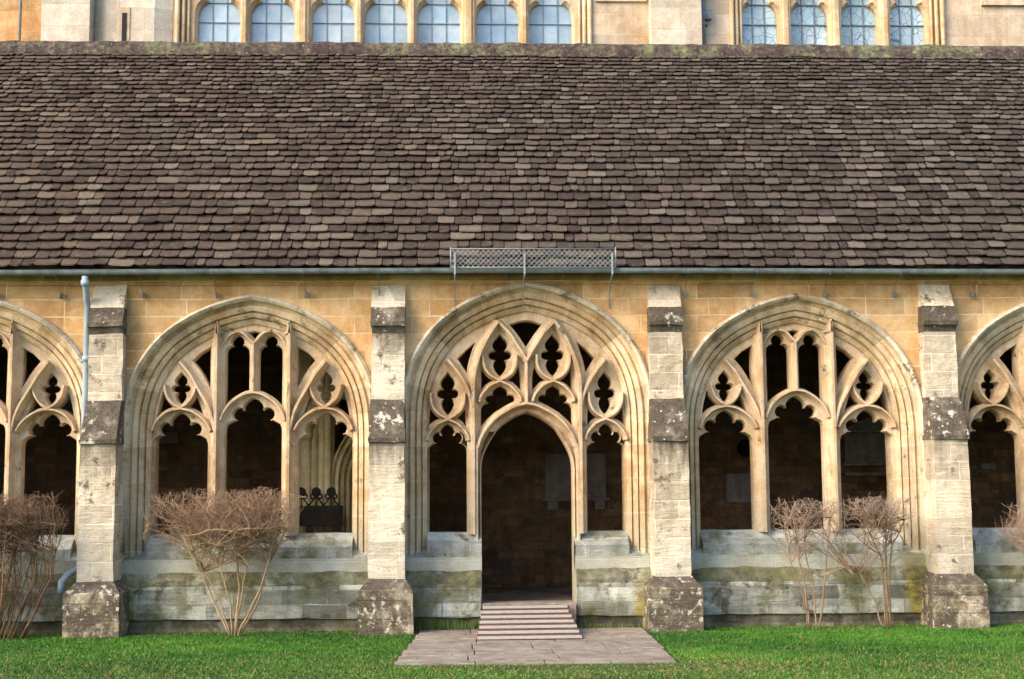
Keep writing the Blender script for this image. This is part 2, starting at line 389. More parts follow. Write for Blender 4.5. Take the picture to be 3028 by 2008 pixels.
def bars_A(yb):
    B = []
    for sg in (1, -1):
        q = (lambda l: l) if sg > 0 else mir
        B.append((1, q([(318, yb), (318, 420), (316, 385)])))
        B.append((2, q([(637, 632), (590, 690), (540, 755), (470, 880), (400, 1000), (355, 1110), (328, 1240)])))
        B.append((3, q([(632, 1040), (695, 1000), (740, 945), (762, 880), (768, 835)])))
        B.append((3, q([(632, 1040), (580, 1005), (540, 960), (510, 900), (500, 850)])))
        B.append((3, q([(632, 1045), (560, 1058), (500, 1085), (440, 1130), (395, 1180), (362, 1240)])))
        B.append((3, q([(632, 1045), (705, 1058), (765, 1085), (815, 1130), (850, 1180), (870, 1240)])))
        B.append((3, q([(0, 470), (30, 440), (70, 395), (105, 372), (150, 362)])))
        B.append((4, q([(150, 362), (205, 385), (245, 425), (285, 490)])))
        B.append((3, q([(0, 905), (60, 915), (110, 938), (180, 985), (240, 1055), (285, 1150)])))
    B.append((3, [(0, 905), (0, 470)]))
    return B
def holes_C(yb):
    H = [[(0, 385), (60, 393), (130, 418), (105, 450), (68, 498), (34, 550), (0, 605), (-34, 550), (-68, 498), (-105, 450), (-130, 418), (-60, 393)]]
    d = [(0, 1198), (60, 1218), (115, 1243), (168, 1278), (213, 1308), (258, 1350), (293, 1403), (330, 1460), (363, 1523), (385, 1575), (398, 1625), (404, 1680), (405, 1740)]
    H.append(sym(spline(d, 3)+[(405, 2760)]))
    for sg in (1, -1):
        q = (lambda l: l) if sg > 0 else mir
        H.append(q([(465, 588), (530, 645), (600, 718), (565, 775), (533, 826), (524, 770), (510, 715), (490, 650)]))
        H.append(shift(sym(quat(510, 866, 94)), sg*234))
        H.append(q([(235, 965), (263, 978), (290, 1003), (297, 1035), (290, 1052), (315, 1045), (345, 1052), (360, 1075), (350, 1098), (325, 1115), (352, 1118), (380, 1132), (397, 1160), (400, 1200), (400, 1303), (357, 1252), (290, 1192), (190, 1130), (112, 1092),
                    (110, 1072), (125, 1050), (155, 1045), (180, 1052), (174, 1035), (180, 1003), (208, 978)]))
        H.append(q([(394, 815), (375, 848), (340, 880), (300, 907), (345, 928), (372, 948), (397, 982)]))
        H.append(q([(77, 778), (92, 835), (118, 872), (157, 906), (120, 920), (92, 945), (57, 985), (60, 880)]))
        H.append(shift(sym(quat(850, 1207, 86)), sg*697))
        H.append(q([(845, 1125), (825, 1170), (797, 1208), (757, 1240), (800, 1252), (828, 1265), (860, 1292)]))
        H.append(q([(550, 1138), (566, 1185), (585, 1212), (612, 1240), (582, 1255), (562, 1272), (543, 1305)]))
        sh = [(x*.70, 1303+(y-1303)*.86) for x, y in foil_head(235, 1303, 1.0)]
        H.append(shift(sym(sh+[(165, yb)]), sg*702))
    return H
def bars_C(yb):
    B = [(3, [(0, 1112), (0, 735)])]
    for sg in (1, -1):
        q = (lambda l: l) if sg > 0 else mir
        B.append((1, q([(472, yb), (473, 1250), (475, 1080), (465, 880), (430, 730), (387, 620), (327, 505), (250, 392)])))
        B.append((2, q([(0, 745), (40, 670), (85, 600), (150, 500), (250, 395)])))
        B.append((2, q([(478, 1150), (500, 1050), (540, 955), (597, 860), (650, 790), (700, 730)])))
        for c, y0, s_ in ((236, 915, 1), (697, 1252, 1)):
            B.append((3, q([(c, y0), (c+70, y0-35), (c+115, y0-80), (c+145, y0-145), (c+150, y0-225)])))
            B.append((3, q([(c, y0), (c-70, y0-35), (c-115, y0-80), (c-142, y0-145), (c-146, y0-225)])))
            B.append((3, q([(c, y0+5), (c+80, y0+40), (c+130, y0+85), (c+170, y0+140), (c+184, y0+190)])))
            B.append((3, q([(c, y0+5), (c-80, y0+40), (c-130, y0+85), (c-170, y0+140), (c-184, y0+190)])))
        B.append((2, q([(0, 1120), (70, 1134), (137, 1160), (257, 1230), (337, 1310), (397, 1400), (432, 1490), (445, 1590), (446, yb+180)])))
    return B
HW = {1: (.084, .017, .05, .235), 2: (.060, .014, .06, .235), 3: (.042, .011, .085, .235), 4: (.03, .01, .15, .235)}
def make_window(cx, kind, name, label):
    z = ZA if kind == 'A' else ZC
    W = lambda pts: [(cx+u*T, z(y)) for u, y in pts]
    yb = 1e9
    ybot = (ZA(0)-1.25)/(ZA(0)-ZA(1000))*1000 if kind == 'A' else (ZC(0)-1.25)/(ZC(0)-ZC(1000))*1000
    path = arch_path(kind, cx)
    mb = MB(); sweep(mb, path, PROF, mis=[1]*4+[0]*(len(PROF)-5), sm=False)
    win = mb.build(name, [M_arch, M_hood], cl)
    if label: win['label'] = label
    # tracery
    tb = MB(); H = holes_A(ybot) if kind == 'A' else holes_C(ybot)
    inner = [(p[0]+q[0]*.008, p[1]+q[1]*.008) for p, q in zip(path, normals(path))]
    zb = 1.262
    outer = [(inner[0][0], zb-.03)]+[p for p in inner if p[1] > zb]+[(inner[-1][0], zb-.03)]
    loops = []
    for h in H:
        hw_ = W(h); loops.append([(x, max(zz, zb)) for x, zz in hw_])
    if kind == 'C':   # door hole reaches below the plate: clip the plate outline around it
        door = loops.pop(1); dx = .405*T*1000
        dd = [p for p in door if p[1] > zb+.001]
        # door outline is right half first: top -> right down, then left bottom -> up
        i = dd.index(max(dd, key=lambda p: p[1]))
        ring = dd[i:]+dd[:i]
        right = [p for p in ring if p[0] >= cx-1e-6]; left = [p for p in ring if p[0] < cx-1e-6]
        right.sort(key=lambda p: p[1]); left.sort(key=lambda p: -p[1])
        outer = outer+[(cx+dx, zb-.03)]+right+left+[(cx-dx, zb-.03)]
        dpath = [(cx-dx, .3)]+left[::-1]+right[::-1]+[(cx+dx, .3)]
        sweep(tb, dpath, [(.018, .125), (-.001, .185), (-.001, .52)])
    loops = [offset(l, .007) for l in loops]
    loops = [[(a_, max(b_, zb)) for a_, b_ in l] for l in loops]
    fr = [offset(l, .013) for l in loops]
    tess(tb, [outer]+fr, .225)
    for a, b in zip(fr, loops): wallring(tb, a, b, .225, .27)
    for b in loops: wallring(tb, b, b, .27, .40)
    tess(tb, [outer]+loops, .40)
    for n_, (ty, pts) in enumerate(bars_A(ybot) if kind == 'A' else bars_C(ybot)):
        hw_, fl, y0, y2 = HW[ty]; y0 = y0+.0013*n_; dy = y2-y0
        p = W(pts)
        p = spline(p, 4) if len(p) > 2 else p
        p = [(x, max(zz, 1.10 if ty == 1 else (.32 if kind == 'C' and ty == 2 else 1.1))) for x, zz in p]
        pr = [(-hw_, .26), (-hw_, y0+dy*.92), (-hw_*.62, y0+dy*.66), (-fl*1.5, y0+dy*.22), (-fl, y0), (fl, y0), (fl*1.5, y0+dy*.22), (hw_*.62, y0+dy*.66), (hw_, y0+dy*.92), (hw_, .26)]
        sweep(tb, p, pr)
    tr = tb.build('tracery', M_trac, win)
    # sill
    spans = [(-1.36, 1.36)] if kind == 'A' else [(-1.36, -.626), (.626, 1.36)]
    for a, b in spans:
        sb = MB()
        sec = [(.008, .90), (.008, SB), (.25, SILL), (.56, SILL), (.56, .3)]
        nx = max(2, int((b-a)/.12)); v = []
        for i in range(nx+1):
            x = cx+a+(b-a)*i/nx
            for (yy, zz) in sec: v.append((x, yy+.006*noise.noise(Vector((x*3, zz*5, 1))), zz+(.012*noise.noise(Vector((x*2.5, yy*4, 3))) if zz > 1 else 0)))
        k = len(sec)
        sb.idx(v, [(i*k+j, (i+1)*k+j, (i+1)*k+j+1, i*k+j+1) for i in range(nx) for j in range(k-1)]+[tuple(range(k)), tuple(nx*k+j for j in range(k))[::-1]])
        sb.build('sill', M_sill, win)
    for sg in (1, -1):
        sb = MB(); xa, xb = sorted((cx+sg*1.352, cx+sg*1.745))
        v = [(x, yy, zz) for x in (xa, xb) for yy, zz in ((.004, .90), (.004, .965), (.19, 1.07), (.3, 1.07))]
        sb.idx(v, [(0, 4, 5, 1), (1, 5, 6, 2), (2, 6, 7, 3), (0, 1, 2, 3), (4, 7, 6, 5)])
        sb.build('jamb_base', M_sill, win)
    return win

names = {-7.44: 'cut off by the left edge of the picture', -3.72: None, 0: None, 3.72: None, 7.44: None}
for cx, kind in BAYS:
    make_window(cx, kind, 'traceried_window' if kind == 'A' else 'traceried_doorway', None if kind == 'A' else 'taller arch with a pointed doorway through its tracery')

# front wall
wb = MB(); XL, XR, ZT = -10.5, 10.5, 4.86
xs = [XL]+BX+[XR]
for (cx, kind), x0, x1 in zip(BAYS, xs[:-1], xs[1:]):
    path = arch_path(kind, cx); nn = normals(path)
    o1 = [(p[0]+q[0]*.385, p[1]+q[1]*.385) for p, q in zip(path, nn)]; o2 = [(p[0]-q[0]*.005, p[1]-q[1]*.005) for p, q in zip(path, nn)]
    for ol, y in ((o1, 0), (o2, .55)):
        top = [p for p in ol if p[1] > ZB+.01]
        if kind == 'A':
            h = [(ol[0][0], ZB)]+top+[(ol[-1][0], ZB)]
            loops = [[(x0, .2), (x1, .2), (x1, ZT), (x0, ZT)], h]
            tess(wb, loops, y)
        else:
            h = [(ol[0][0], ZB)]+top+[(ol[-1][0], ZB)]
            dx = .626
            outer = [(x0, .2), (-dx, .2), (-dx, ZB)]+h+[(dx, ZB), (dx, .2), (x1, .2), (x1, ZT), (x0, ZT)]
            tess(wb, [outer], y)
for sg in (1, -1): wb.face([(sg*.626, .0, .2), (sg*.626, .55, .2), (sg*.626, .55, 1.27), (sg*.626, .0, 1.11)])
wb.face([(XL, 0, ZT), (XR, 0, ZT), (XR, .55, ZT), (XL, .55, ZT)])
wb.face([(XL, 0, 0), (XL, .55, 0), (XL, .55, ZT), (XL, 0, ZT)]); wb.face([(XR, 0, 0), (XR, .55, 0), (XR, .55, ZT), (XR, 0, ZT)])
# eaves cornice
wb.box(XL, XR, -.07, .1, 4.70, 4.80); wb.box(XL, XR, -.03, .1, 4.63, 4.698)
wb.build('front_wall', M_wall, cl)

# plinth with chamfered offset and rough foot
def sheet(mb, x0, x1, prof, amp, mis, step=.07, seed=0):
    nx = max(1, int((x1-x0)/step)); k = len(prof); v = []
    for i in range(nx+1):
        x = x0+(x1-x0)*i/nx
        for j, (y, z) in enumerate(prof):
            nz = noise.noise(Vector((x*2.2, z*6, seed)))+.5*noise.noise(Vector((x*7, z*9, seed+4)))
            v.append((x, y+amp*nz, z+amp*.5*noise.noise(Vector((x*3, z*3, seed+9)))))
    for j in range(k-1):
        mb.idx([v[i*k+j+e] for i in range(nx+1) for e in (0, 1)], [(2*i, 2*i+2, 2*i+3, 2*i+1) for i in range(nx)], mis[j], None, True)
pb = MB()
pf = [(.02, .80), (-.03, .745), (-.085, .66), (-.10, .60), (-.10, .50), (-.102, .42), (-.10, .34), (-.10, .26), (-.098, .17), (-.045, .155), (-.04, .11), (-.025, .05), (-.04, -.05)]
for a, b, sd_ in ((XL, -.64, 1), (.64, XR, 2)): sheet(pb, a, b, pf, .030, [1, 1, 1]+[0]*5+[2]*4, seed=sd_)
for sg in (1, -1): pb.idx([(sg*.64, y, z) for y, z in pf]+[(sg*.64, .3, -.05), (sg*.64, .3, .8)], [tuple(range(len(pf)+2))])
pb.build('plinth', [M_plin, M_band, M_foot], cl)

# buttresses
def buttress(cx):
    mb = MB()
    sec = []  # z, y, hw, material
    def st(z0, z1, y0, y1, h0, h1, mi, n):
        for i in range(n+1):
            t = i/n; sec.append((z0+(z1-z0)*t, y0+(y1-y0)*t, h0+(h1-h0)*t, mi))
    st(-.1, .56, -.66, -.655, .355, .35, 2, 8)
    st(.57, .70, -.64, -.515, .345, .245, 1, 3)
    st(.705, 2.47, -.505, -.485, .236, .228, 0, 22)
    st(2.475, 2.53, -.525, -.53, .24, .24, 1, 1)
    st(2.54, 3.05, -.51, -.235, .232, .228, 1, 6)
    st(3.055, 3.95, -.215, -.205, .222, .222, 0, 10)
    st(3.955, 4.03, -.21, -.235, .222, .228, 1, 1)
    st(4.04, 4.10, -.275, -.28, .235, .235, 1, 1)
    st(4.11, 4.30, -.265, -.185, .228, .226, 1, 3)
    st(4.305, 4.62, -.18, -.02, .222, .222, 0, 4)
    nf, ns = 5, 5
    rings = []
    for z, y, h, mi in sec:
        r = [(cx-h, .05+(y-.05)*j/ns, z) for j in range(ns)]+[(cx-h+2*h*j/nf, y, z) for j in range(nf)]+[(cx+h, y+(.05-y)*j/ns, z) for j in range(ns+1)]
        # soften the arrises
        rings.append((r, mi))
    k = len(rings[0][0]); v = [p for r, _ in rings for p in r]
    for i in range(len(rings)-1):
        mi = rings[i][1] if rings[i][1] == rings[i+1][1] else max(rings[i][1], rings[i+1][1])
        mb.idx([*rings[i][0], *rings[i+1][0]], [(j, j+1, k+j+1, k+j) for j in range(k-1)], mi)
    mb.idx(rings[-1][0], [tuple(range(k))], 0)
    o = mb.build('buttress', [M_butt, M_cap, M_bpl], cl)
    wob(o, .014, 2.6); wob(o, .006, 11.)
    return o
for i, x in enumerate(BX):
    buttress(x)

# back wall, floor slab inside, end walls, ceiling
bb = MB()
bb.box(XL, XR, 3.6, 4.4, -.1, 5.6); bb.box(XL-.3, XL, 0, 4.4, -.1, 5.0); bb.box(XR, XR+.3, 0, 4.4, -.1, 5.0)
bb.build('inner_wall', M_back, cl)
fb = MB(); fb.box(XL, XR, .56, 3.6, -.1, .31); fb.box(-.62, .62, -.085, .56, -.1, .325); tag(fb.build('cloister_floor', M_floor), kind='structure')
tb = MB(); tb.box(-.622, .622, -.15, .30, .1, .345, bv=.01); tb.build('threshold', M_pave, cl)

# carved arch on the inner wall, seen through the left window
ca = MB(); cxa, zsp = -2.03, 2.0
def arc_path(off):
    pts = []; hw_ = .56+off; r = hw_*1.55
    cxx = r-hw_
    a1 = math.acos(cxx/r)
    L_ = [(cxa+cxx-r*math.cos(t), zsp+r*math.sin(t)) for t in [a1*i/10 for i in range(11)]]
    R_ = [(2*cxa-x, z) for x, z in L_[::-1]]
    return [(L_[0][0], .3)]+L_+R_[1:]+[(R_[-1][0], .3)]
ap = arc_path(0)
prof = [(.30, 2.75), (.30, 2.62), (.27, 2.60), (.245, 2.66), (.22, 2.61), (.18, 2.60), (.16, 2.68), (.13, 2.64), (.10, 2.66), (.085, 2.74), (.06, 2.70), (.02, 2.72), (.0, 2.8), (0, 3.3)]
im = max(range(len(ap)), key=lambda i: ap[i][1]); sweep(ca, ap[:im+1], prof); sweep(ca, ap[im:], [(o*.3, y) for o, y in prof])
for k_, xx in enumerate((-3.26, -3.13, -3.02, -2.93)):
    ca.tube([(xx, 2.60, .3), (xx, 2.60, 2.66 if k_ < 1 else 4.3)], .06 if k_ else .085, 10)
ca.tube([(-3.26, 2.58, 2.62), (-3.26, 2.58, 2.70), (-3.26, 2.58, 2.76), (-3.26, 2.58, 2.86)], [.085, .12, .10, .15], 10)
ca.box(-3.6, -2.84, 2.66, 3.55, .32, 4.3); ca.box(-3.6, -1.42, 2.52, 2.9, 3.25, 3.36, bv=.02); ca.box(-3.6, -1.42, 2.56, 2.9, 3.38, 3.46, bv=.02)
pull = lambda mb_: setattr(mb_, 'v', [(-.92+(x+.92)*.95, y-1.05, 1.827+(z-1.827)*.95) for x, y, z in mb_.v])
pull(ca); ca.build('carved_archway', M_carve, cl)
vb = MB(); vb.box(-2.68, -1.42, 3.2, 3.5, .33, 3.1); pull(vb); vb.build('doorway_dark_fill', M_void, cl)  # near-black block paints the darkness inside the arch

# roof: sheathing, slates, ridge
Y0, Z0, Y1, Z1 = -.30, 4.79, 2.64, 8.825
sl = math.hypot(Y1-Y0, Z1-Z0); sd_ = Vector((0, (Y1-Y0)/sl, (Z1-Z0)/sl)); sn = Vector((0, -sd_.z, sd_.y))
ub = MB()
ub.face([(XL-.3, Y0+.04, Z0-.02), (XR+.3, Y0+.04, Z0-.02), (XR+.3, Y1, Z1-.03), (XL-.3, Y1, Z1-.03)])
ub.face([(XL-.3, 2*Y1-Y0, Z0), (XR+.3, 2*Y1-Y0, Z0), (XR+.3, Y1, Z1-.03), (XL-.3, Y1, Z1-.03)])
ub.face([(XL-.3, Y0+.05, Z0-.03), (XR+.3, Y0+.05, Z0-.03), (XR+.3, 5.2, Z0-.03), (XL-.3, 5.2, Z0-.03)])
ub.build('roof_deck', M_under, cl)
rb = MB(); s0 = 0.; row = 0
while s0 < sl-.05:
    t = s0/sl; g = .172-.094*max(0, (t-.2)/.8)**.9
    g *= rnd.uniform(.95, 1.05)
    x = XL-.25+rnd.uniform(0, .2)
    while x < XR+.25:
        w_ = (.225+(.145-.225)*t)*rnd.choice((rnd.uniform(.5, .8), rnd.uniform(.8, 1.2), rnd.uniform(1.1, 1.6)))
        ws = .022*noise.noise(Vector((x*.55, s0*.6, 1)))+.010*noise.noise(Vector((x*2.1, row*.7, 5)))
        b = s0+ws+rnd.uniform(-.010, .010)
        th = rnd.uniform(.020, .030)*(1.15-.5*t); lift = rnd.uniform(.056, .078)*(1.1-.52*t)
        sag = .018*noise.noise(Vector((x*.4, s0*.5, 8)))
        tt = min(b+g*1.25, sl+.02); c_ = rnd.uniform(.018, .05); rot = rnd.uniform(-.035, .035)
        gp = rnd.uniform(-.002, .002)
        xa, xb = x+gp, x+w_-gp
        out = [(xa, c_*1.0), (xa+c_*.5, c_*.25), (xa+c_*1.5, 0), (xa+w_*.5, rnd.uniform(-.006, .004)), (xb-c_*1.5, 0), (xb-c_*.5, c_*.25), (xb, c_), (xb, tt-b), (xa, tt-b)]
        roll = rnd.uniform(-.004, .004)
        ring = []; low = []; bot = []
        cxm = x+w_/2
        for q, (px, ps) in enumerate(out):
            ps2 = ps+rot*(px-cxm); hh = lambda p_: lift*max(0, 1-p_/(g*1.25))+.002+sag+roll*(px-cxm)/w_*2
            P = Vector((px, Y0, Z0))+sd_*(b+ps2)
            low.append(P+sn*(hh(ps)+th*.45))
            ix = px+(.006 if px < cxm-.03 else -.006 if px > cxm+.03 else 0); is_ = min(max(ps, .016+(.006 if q in (0, 6) else 0)), tt-b)
            ring.append(Vector((ix, Y0, Z0))+sd_*(b+is_+rot*(px-cxm))+sn*(hh(is_)+th))
            fr_ = ps < c_*1.2
            bot.append(P+sd_*(.045 if fr_ else 0)+sn*(hh(ps)-.002))
        # colour: warm brown-purple with pale weathered ones, greyer to the right
        gx = (x+8)/16; v_ = rnd.random()
        pale = .17+.13*noise.noise(Vector((x*.5, s0*.9, 3)))+.06*t
        lum = math.exp(rnd.gauss(0, .2))
        if v_ < pale*.75: c = np.array((.165, .130, .090))*min(1.25, lum)
        elif v_ < .5: c = np.array((.115, .080, .056))*lum
        else: c = np.array((.082, .052, .040))*lum
        if rnd.random() < .015: c = np.array((.17, .11, .06))
        gl = c.mean(); c = c*(.8-.45*gx)+np.array((gl*1.02, gl*.99, gl*.95))*(.2+.45*gx)
        c = tuple(c*(1+.10*gx)*.80)
        n_ = len(out); rb.idx(ring+low, [tuple(range(n_))]+[(i, n_+i, n_+(i+1) % n_, (i+1) % n_) for i in range(n_-1)], 0, c); rb.idx(low+bot, [(i, n_+i, n_+(i+1) % n_, (i+1) % n_) for i in range(n_-1)], 0, c)
        x += w_
    s0 += g; row += 1
roof = rb.build('roof', M_slate, cl)
# ridge stones
gb = MB(); x = XL-.3
while x < XR+.3:
    L = rnd.uniform(.45, .62); nx = 7; ny = 8; v = []; hj = rnd.uniform(-.005, .005)
    for i in range(nx+1):
        px = x+.001+(L-.002)*i/nx
        for j in range(ny+1):
            a = math.pi*(-.02+1.04*j/ny); rr = .145
            yy = Y1-math.cos(a)*rr*1.0; zz = Z1-.10+math.sin(a)*rr*1.05
            if j == 0: yy -= .05; zz -= .10
            if j == 1: yy -= .02; zz -= .03
            nv = noise.noise(Vector((px*5, yy*8, zz*8)))*.022
            v.append((px, yy-nv*.6, zz+nv+hj))
    gb.idx(v, [(i*(ny+1)+j, (i+1)*(ny+1)+j, (i+1)*(ny+1)+j+1, i*(ny+1)+j+1) for i in range(nx) for j in range(ny)]+[tuple(range(ny+1)), tuple(nx*(ny+1)+j for j in range(ny+1))], 0, None, True)
    x += L
gb.build('ridge_cap', M_ridge, roof)

# gutter, brackets, downpipe
gu = MB(); GY, GZ, GR = -.37, 4.79, .058
def gz(x): return GZ-.012+.014*math.cos((x+.5)*.35)
nseg = 80; prof_ = [(GY+GR*math.cos(a), GR*math.sin(a)) for a in [math.pi+math.pi*i/9 for i in range(10)]]
prof_ = [(GY-GR-.006, .006)]+prof_+[(GY+GR+.004, .004)]+[(GY+(GR-.008)*math.cos(a), (GR-.008)*math.sin(a)) for a in [2*math.pi-math.pi*i/9 for i in range(10)]]
k = len(prof_); v = []
for i in range(nseg+1):
    px = XL+(XR-XL)*i/nseg
    v += [(px, y, gz(px)+z) for y, z in prof_]
gu.idx(v, [(i*k+j, (i+1)*k+j, (i+1)*k+(j+1) % k, i*k+(j+1) % k) for i in range(nseg) for j in range(k)], 0, None, True)
gutter = gu.build('gutter', M_lead, cl)
bm0 = MB()
bm0.tube([(0, -.085, -.30), (0, -.115, -.16), (0, -.30, -.07), (0, GY-.02, -.07), (0, GY-.06, -.02)], .005, 5)
bm0.box(-.009, .009, -.10, -.02, -.33, -.25)
br0 = bm0.build('gutter_bracket', M_pipe2, gutter)
bxs = [-7.9, -7.1, -6.28, -5.18, -4.2, -3.0, -2.0, 2.17, 3.1, 4.1, 5.06, 6.15, 7.2]
for i, px in enumerate(bxs):
    o = br0 if i == 0 else br0.copy()
    if i: C.objects.link(o)
    o.parent = gutter; o.location = (px, 0, gz(px))
dp = MB()
px = -5.90
dp.tube([(px+.02, -.36, 4.70), (px+.02, -.36, 4.62), (px+.02, -.30, 4.54), (px, -.17, 4.40), (px, -.12, 4.30), (px, -.12, .92), (px-.04, -.16, .84), (px-.13, -.30, .78), (px-.17, -.42, .70), (px-.17, -.44, .55)], .043, 12)
for z_ in (4.61, 3.62, 2.0): dp.tube([(px+(.02 if z_ > 4.5 else 0), -.35 if z_ > 4.5 else -.12, z_-.035), (px+(.02 if z_ > 4.5 else 0), -.355 if z_ > 4.5 else -.12, z_+.04)], .056, 12)
for z_ in (3.60, 1.98): dp.box(px-.09, px+.09, -.10, .02, z_-.02, z_+.02)
dp.build('downpipe', M_pipe, cl)

# wire mesh guard above the doorway
sg = MB(); ga, gb_, z0, z1, gy = -1.03, 1.18, 4.79, 5.05, -.47
def lean(z): return gy-.02*(z-z0)
for z_ in (z0+.01, z1): sg.tube([(ga, lean(z_), z_), (gb_, lean(z_), z_)], .006, 5)
for x_ in (ga, gb_): sg.tube([(x_, lean(z0), z0), (x_, lean(z1), z1+.02)], .008, 5)
p_ = .068; n_ = int((gb_-ga)/p_)
for i in range(-4, n_+1):
    for dr in (1, -1):
        xa = ga+i*p_; xb = xa+(z1-z0); za, zb_ = (z0, z1) if dr > 0 else (z1, z0)
        def cl_(x): return za+(zb_-za)*(x-xa)/(xb-xa)
        a_, b_ = max(xa, ga), min(xb, gb_)
        if b_-a_ > .01: sg.tube([(a_, lean(z0)+.002*dr, cl_(a_)), (b_, lean(z0)+.002*dr, cl_(b_))], .0042, 4, cap=False)
guard = tag(sg.build('mesh_guard', M_zinc, cl))
pz = MB()
pz.box(-.012, .012, gy-.03, gy-.012, -.10, .19); pz.tube([(0, gy-.02, -.1), (0, GY+.0, -.13), (0, -.20, -.20), (0, -.03, -.36), (0, -.03, -.50)], .009, 5)
p0 = pz.build('guard_post', M_zinc, guard)
for i, x_ in enumerate((-.975, -.045, 1.13)):
    o = p0 if i == 0 else p0.copy()
    if i: C.objects.link(o)
    o.parent = guard; o.location = (x_, 0, 4.80)

# ------------------------------------------------------------------ tablets and bench in the cloister walk
def tablet(x0, x1, z0, z1, label, style):
    mb = MB(); y = 3.6
    mb.box(x0, x1, y-.05, y, z0, z1, 0, bv=.008)
    mb.box(x0+.07, x1-.07, y-.065, y-.049, z0+.07, z1-.07, 0, bv=.006)
    t = mb.build('wall_tablet', M_plaq); tag(t, label, 'memorial tablet', 'memorial tablets on the inner wall')
    def sub(n_, *bx):
        f_ = MB()
        for q in bx: f_.box(*q, bv=.01)
        f_.build(n_, M_plaq, t)
    if style == 'feet':
        sub('shelf', (x0-.05, x1+.05, y-.10, y, z0-.06, z0-.002))
        for xx in (x0+.02, x1-.18): sub('bracket', (xx, xx+.16, y-.09, y, z0-.20, z0-.062))
    if style == 'ped':
        xm = (x0+x1)/2
        sub('cornice', (x0-.06, x1+.06, y-.12, y, z1+.002, z1+.06)); sub('shelf', (x0-.06, x1+.06, y-.12, y, z0-.06, z0-.002)); sub('shelf', (x0-.02, x1+.02, y-.09, y, z0-.22, z0-.16))
        f_ = MB()
        f_.idx([(x0-.02, y-.09, z1+.062), (x1+.02, y-.09, z1+.062), (xm, y-.09, z1+.26), (x0-.02, y, z1+.062), (x1+.02, y, z1+.062), (xm, y, z1+.26)], [(0, 1, 2), (3, 5, 4), (0, 2, 5, 3), (1, 4, 5, 2)])
        f_.build('pediment', M_plaq, t)
tablet(.46, 1.42, 1.72, 2.42, 'large grey tablet on bracket feet, behind the right of the doorway', 'feet')
tablet(3.36, 3.81, 1.62, 2.08, 'small square grey tablet behind the first light of the right window', '')
tablet(5.30, 6.08, 2.25, 2.72, 'wide grey tablet with a pediment behind the third light of the right window', 'ped')
tablet(-5.72, -5.40, 2.62, 2.80, 'small pale tablet behind the first light of the left window', '')
tablet(7.52, 7.76, 2.12, 2.22, 'tiny pinkish tablet behind the window cut off at the right', '')
mb = MB(); mb.tube([(3.69, 3.6, 2.49), (3.69, 3.52, 2.49), (3.69, 3.50, 2.49)], [.14, .14, .10], 14)
tag(mb.build('carved_boss', M_iron), 'round dark boss on the inner wall above the small square tablet', 'boss')
be = empty('crested_bench', (-2.92, 1.12, .33)); tag(be, 'dark openwork bench back with lozenge cresting before the carved archway', 'bench')
mb = MB(); mb.box(-.55, .35, -.03, .03, 1.02, 1.31, bv=.008); mb.build('back_panel', M_iron, be)
mb = MB()
for i in range(4):
    c_ = -.45+i*.21
    for dx_, dz_, r_ in ((0, .14, .055), (-.05, .08, .03), (.05, .08, .03)):
        pts = [(c_+dx_+r_*math.cos(a), 0, 1.36+dz_+r_*1.05*math.sin(a)) for a in [2*math.pi*q/10 for q in range(11)]]
        mb.tube(pts, .014, 5)
    mb.tube([(c_-.105, 0, 1.31), (c_, 0, 1.44), (c_+.105, 0, 1.31)], .014, 5); mb.tube([(c_, 0, 1.31), (c_, 0, 1.57)], .010, 5)
    mb.idx([(c_, -.015, 1.58), (c_-.06, -.015, 1.50), (c_, -.015, 1.42), (c_+.06, -.015, 1.50), (c_, .015, 1.58), (c_-.06, .015, 1.50), (c_, .015, 1.42), (c_+.06, .015, 1.50)], [(0, 1, 2, 3), (7, 6, 5, 4), (0, 4, 5, 1), (1, 5, 6, 2), (2, 6, 7, 3), (3, 7, 4, 0)])
mb.build('cresting', M_iron, be)
mb = MB(); mb.box(-.55, .35, -.45, .03, .42, .47, bv=.01); mb.build('seat', M_iron, be)
for xx in (-.52, -.12, .28):
    mb = MB(); mb.loft([(xx-.035, xx+.035, -.03, .03, 0), (xx-.035, xx+.035, -.03, .03, .415), (xx-.02, xx+.02, -.02, .02, .62), (xx-.05, xx+.05, -.028, .028, .95), (xx-.05, xx+.05, -.028, .028, 1.018)]); mb.build('leg', M_iron, be)

# ------------------------------------------------------------------ ramp and paving
ra = empty('access_ramp', (-.09, -.6, 0)); tag(ra, 'slatted timber ramp up to the doorway threshold', 'ramp')
y_t, z_t, y_b, z_b = .40, .32, -1.0, .03   # local y from threshold to toe
def rp(t, dz=0.): return (y_t+(y_b-y_t)*t, z_t+(z_b-z_t)*t+dz)
mb = MB()
for (t0, t1) in ((0, 1),):
    a_, b_ = rp(0), rp(1); wt, wb_ = .60, .665
    v = [(-wt+.09, a_[0], a_[1]), (wt+.01, a_[0], a_[1]), (wb_, b_[0], b_[1]), (-wb_+.03, b_[0], b_[1])]
    v += [(x, y, z-.05) for x, y, z in v]; mb.idx(v, [(0, 1, 2, 3), (4, 7, 6, 5), (0, 4, 5, 1), (1, 5, 6, 2), (2, 6, 7, 3), (3, 7, 4, 0)])
for xx in (-.5, .5): mb.idx([(xx-.03, .38, 0), (xx+.03, .38, 0), (xx+.03, -.5, 0), (xx-.03, -.5, 0), (xx-.03, .38, .26), (xx+.03, .38, .26), (xx+.03, -.5, .01), (xx-.03, -.5, .01)], [(0, 1, 5, 4), (1, 2, 6, 5), (2, 3, 7, 6), (3, 0, 4, 7), (4, 5, 6, 7)])
mb.build('deck', M_wood2, ra)
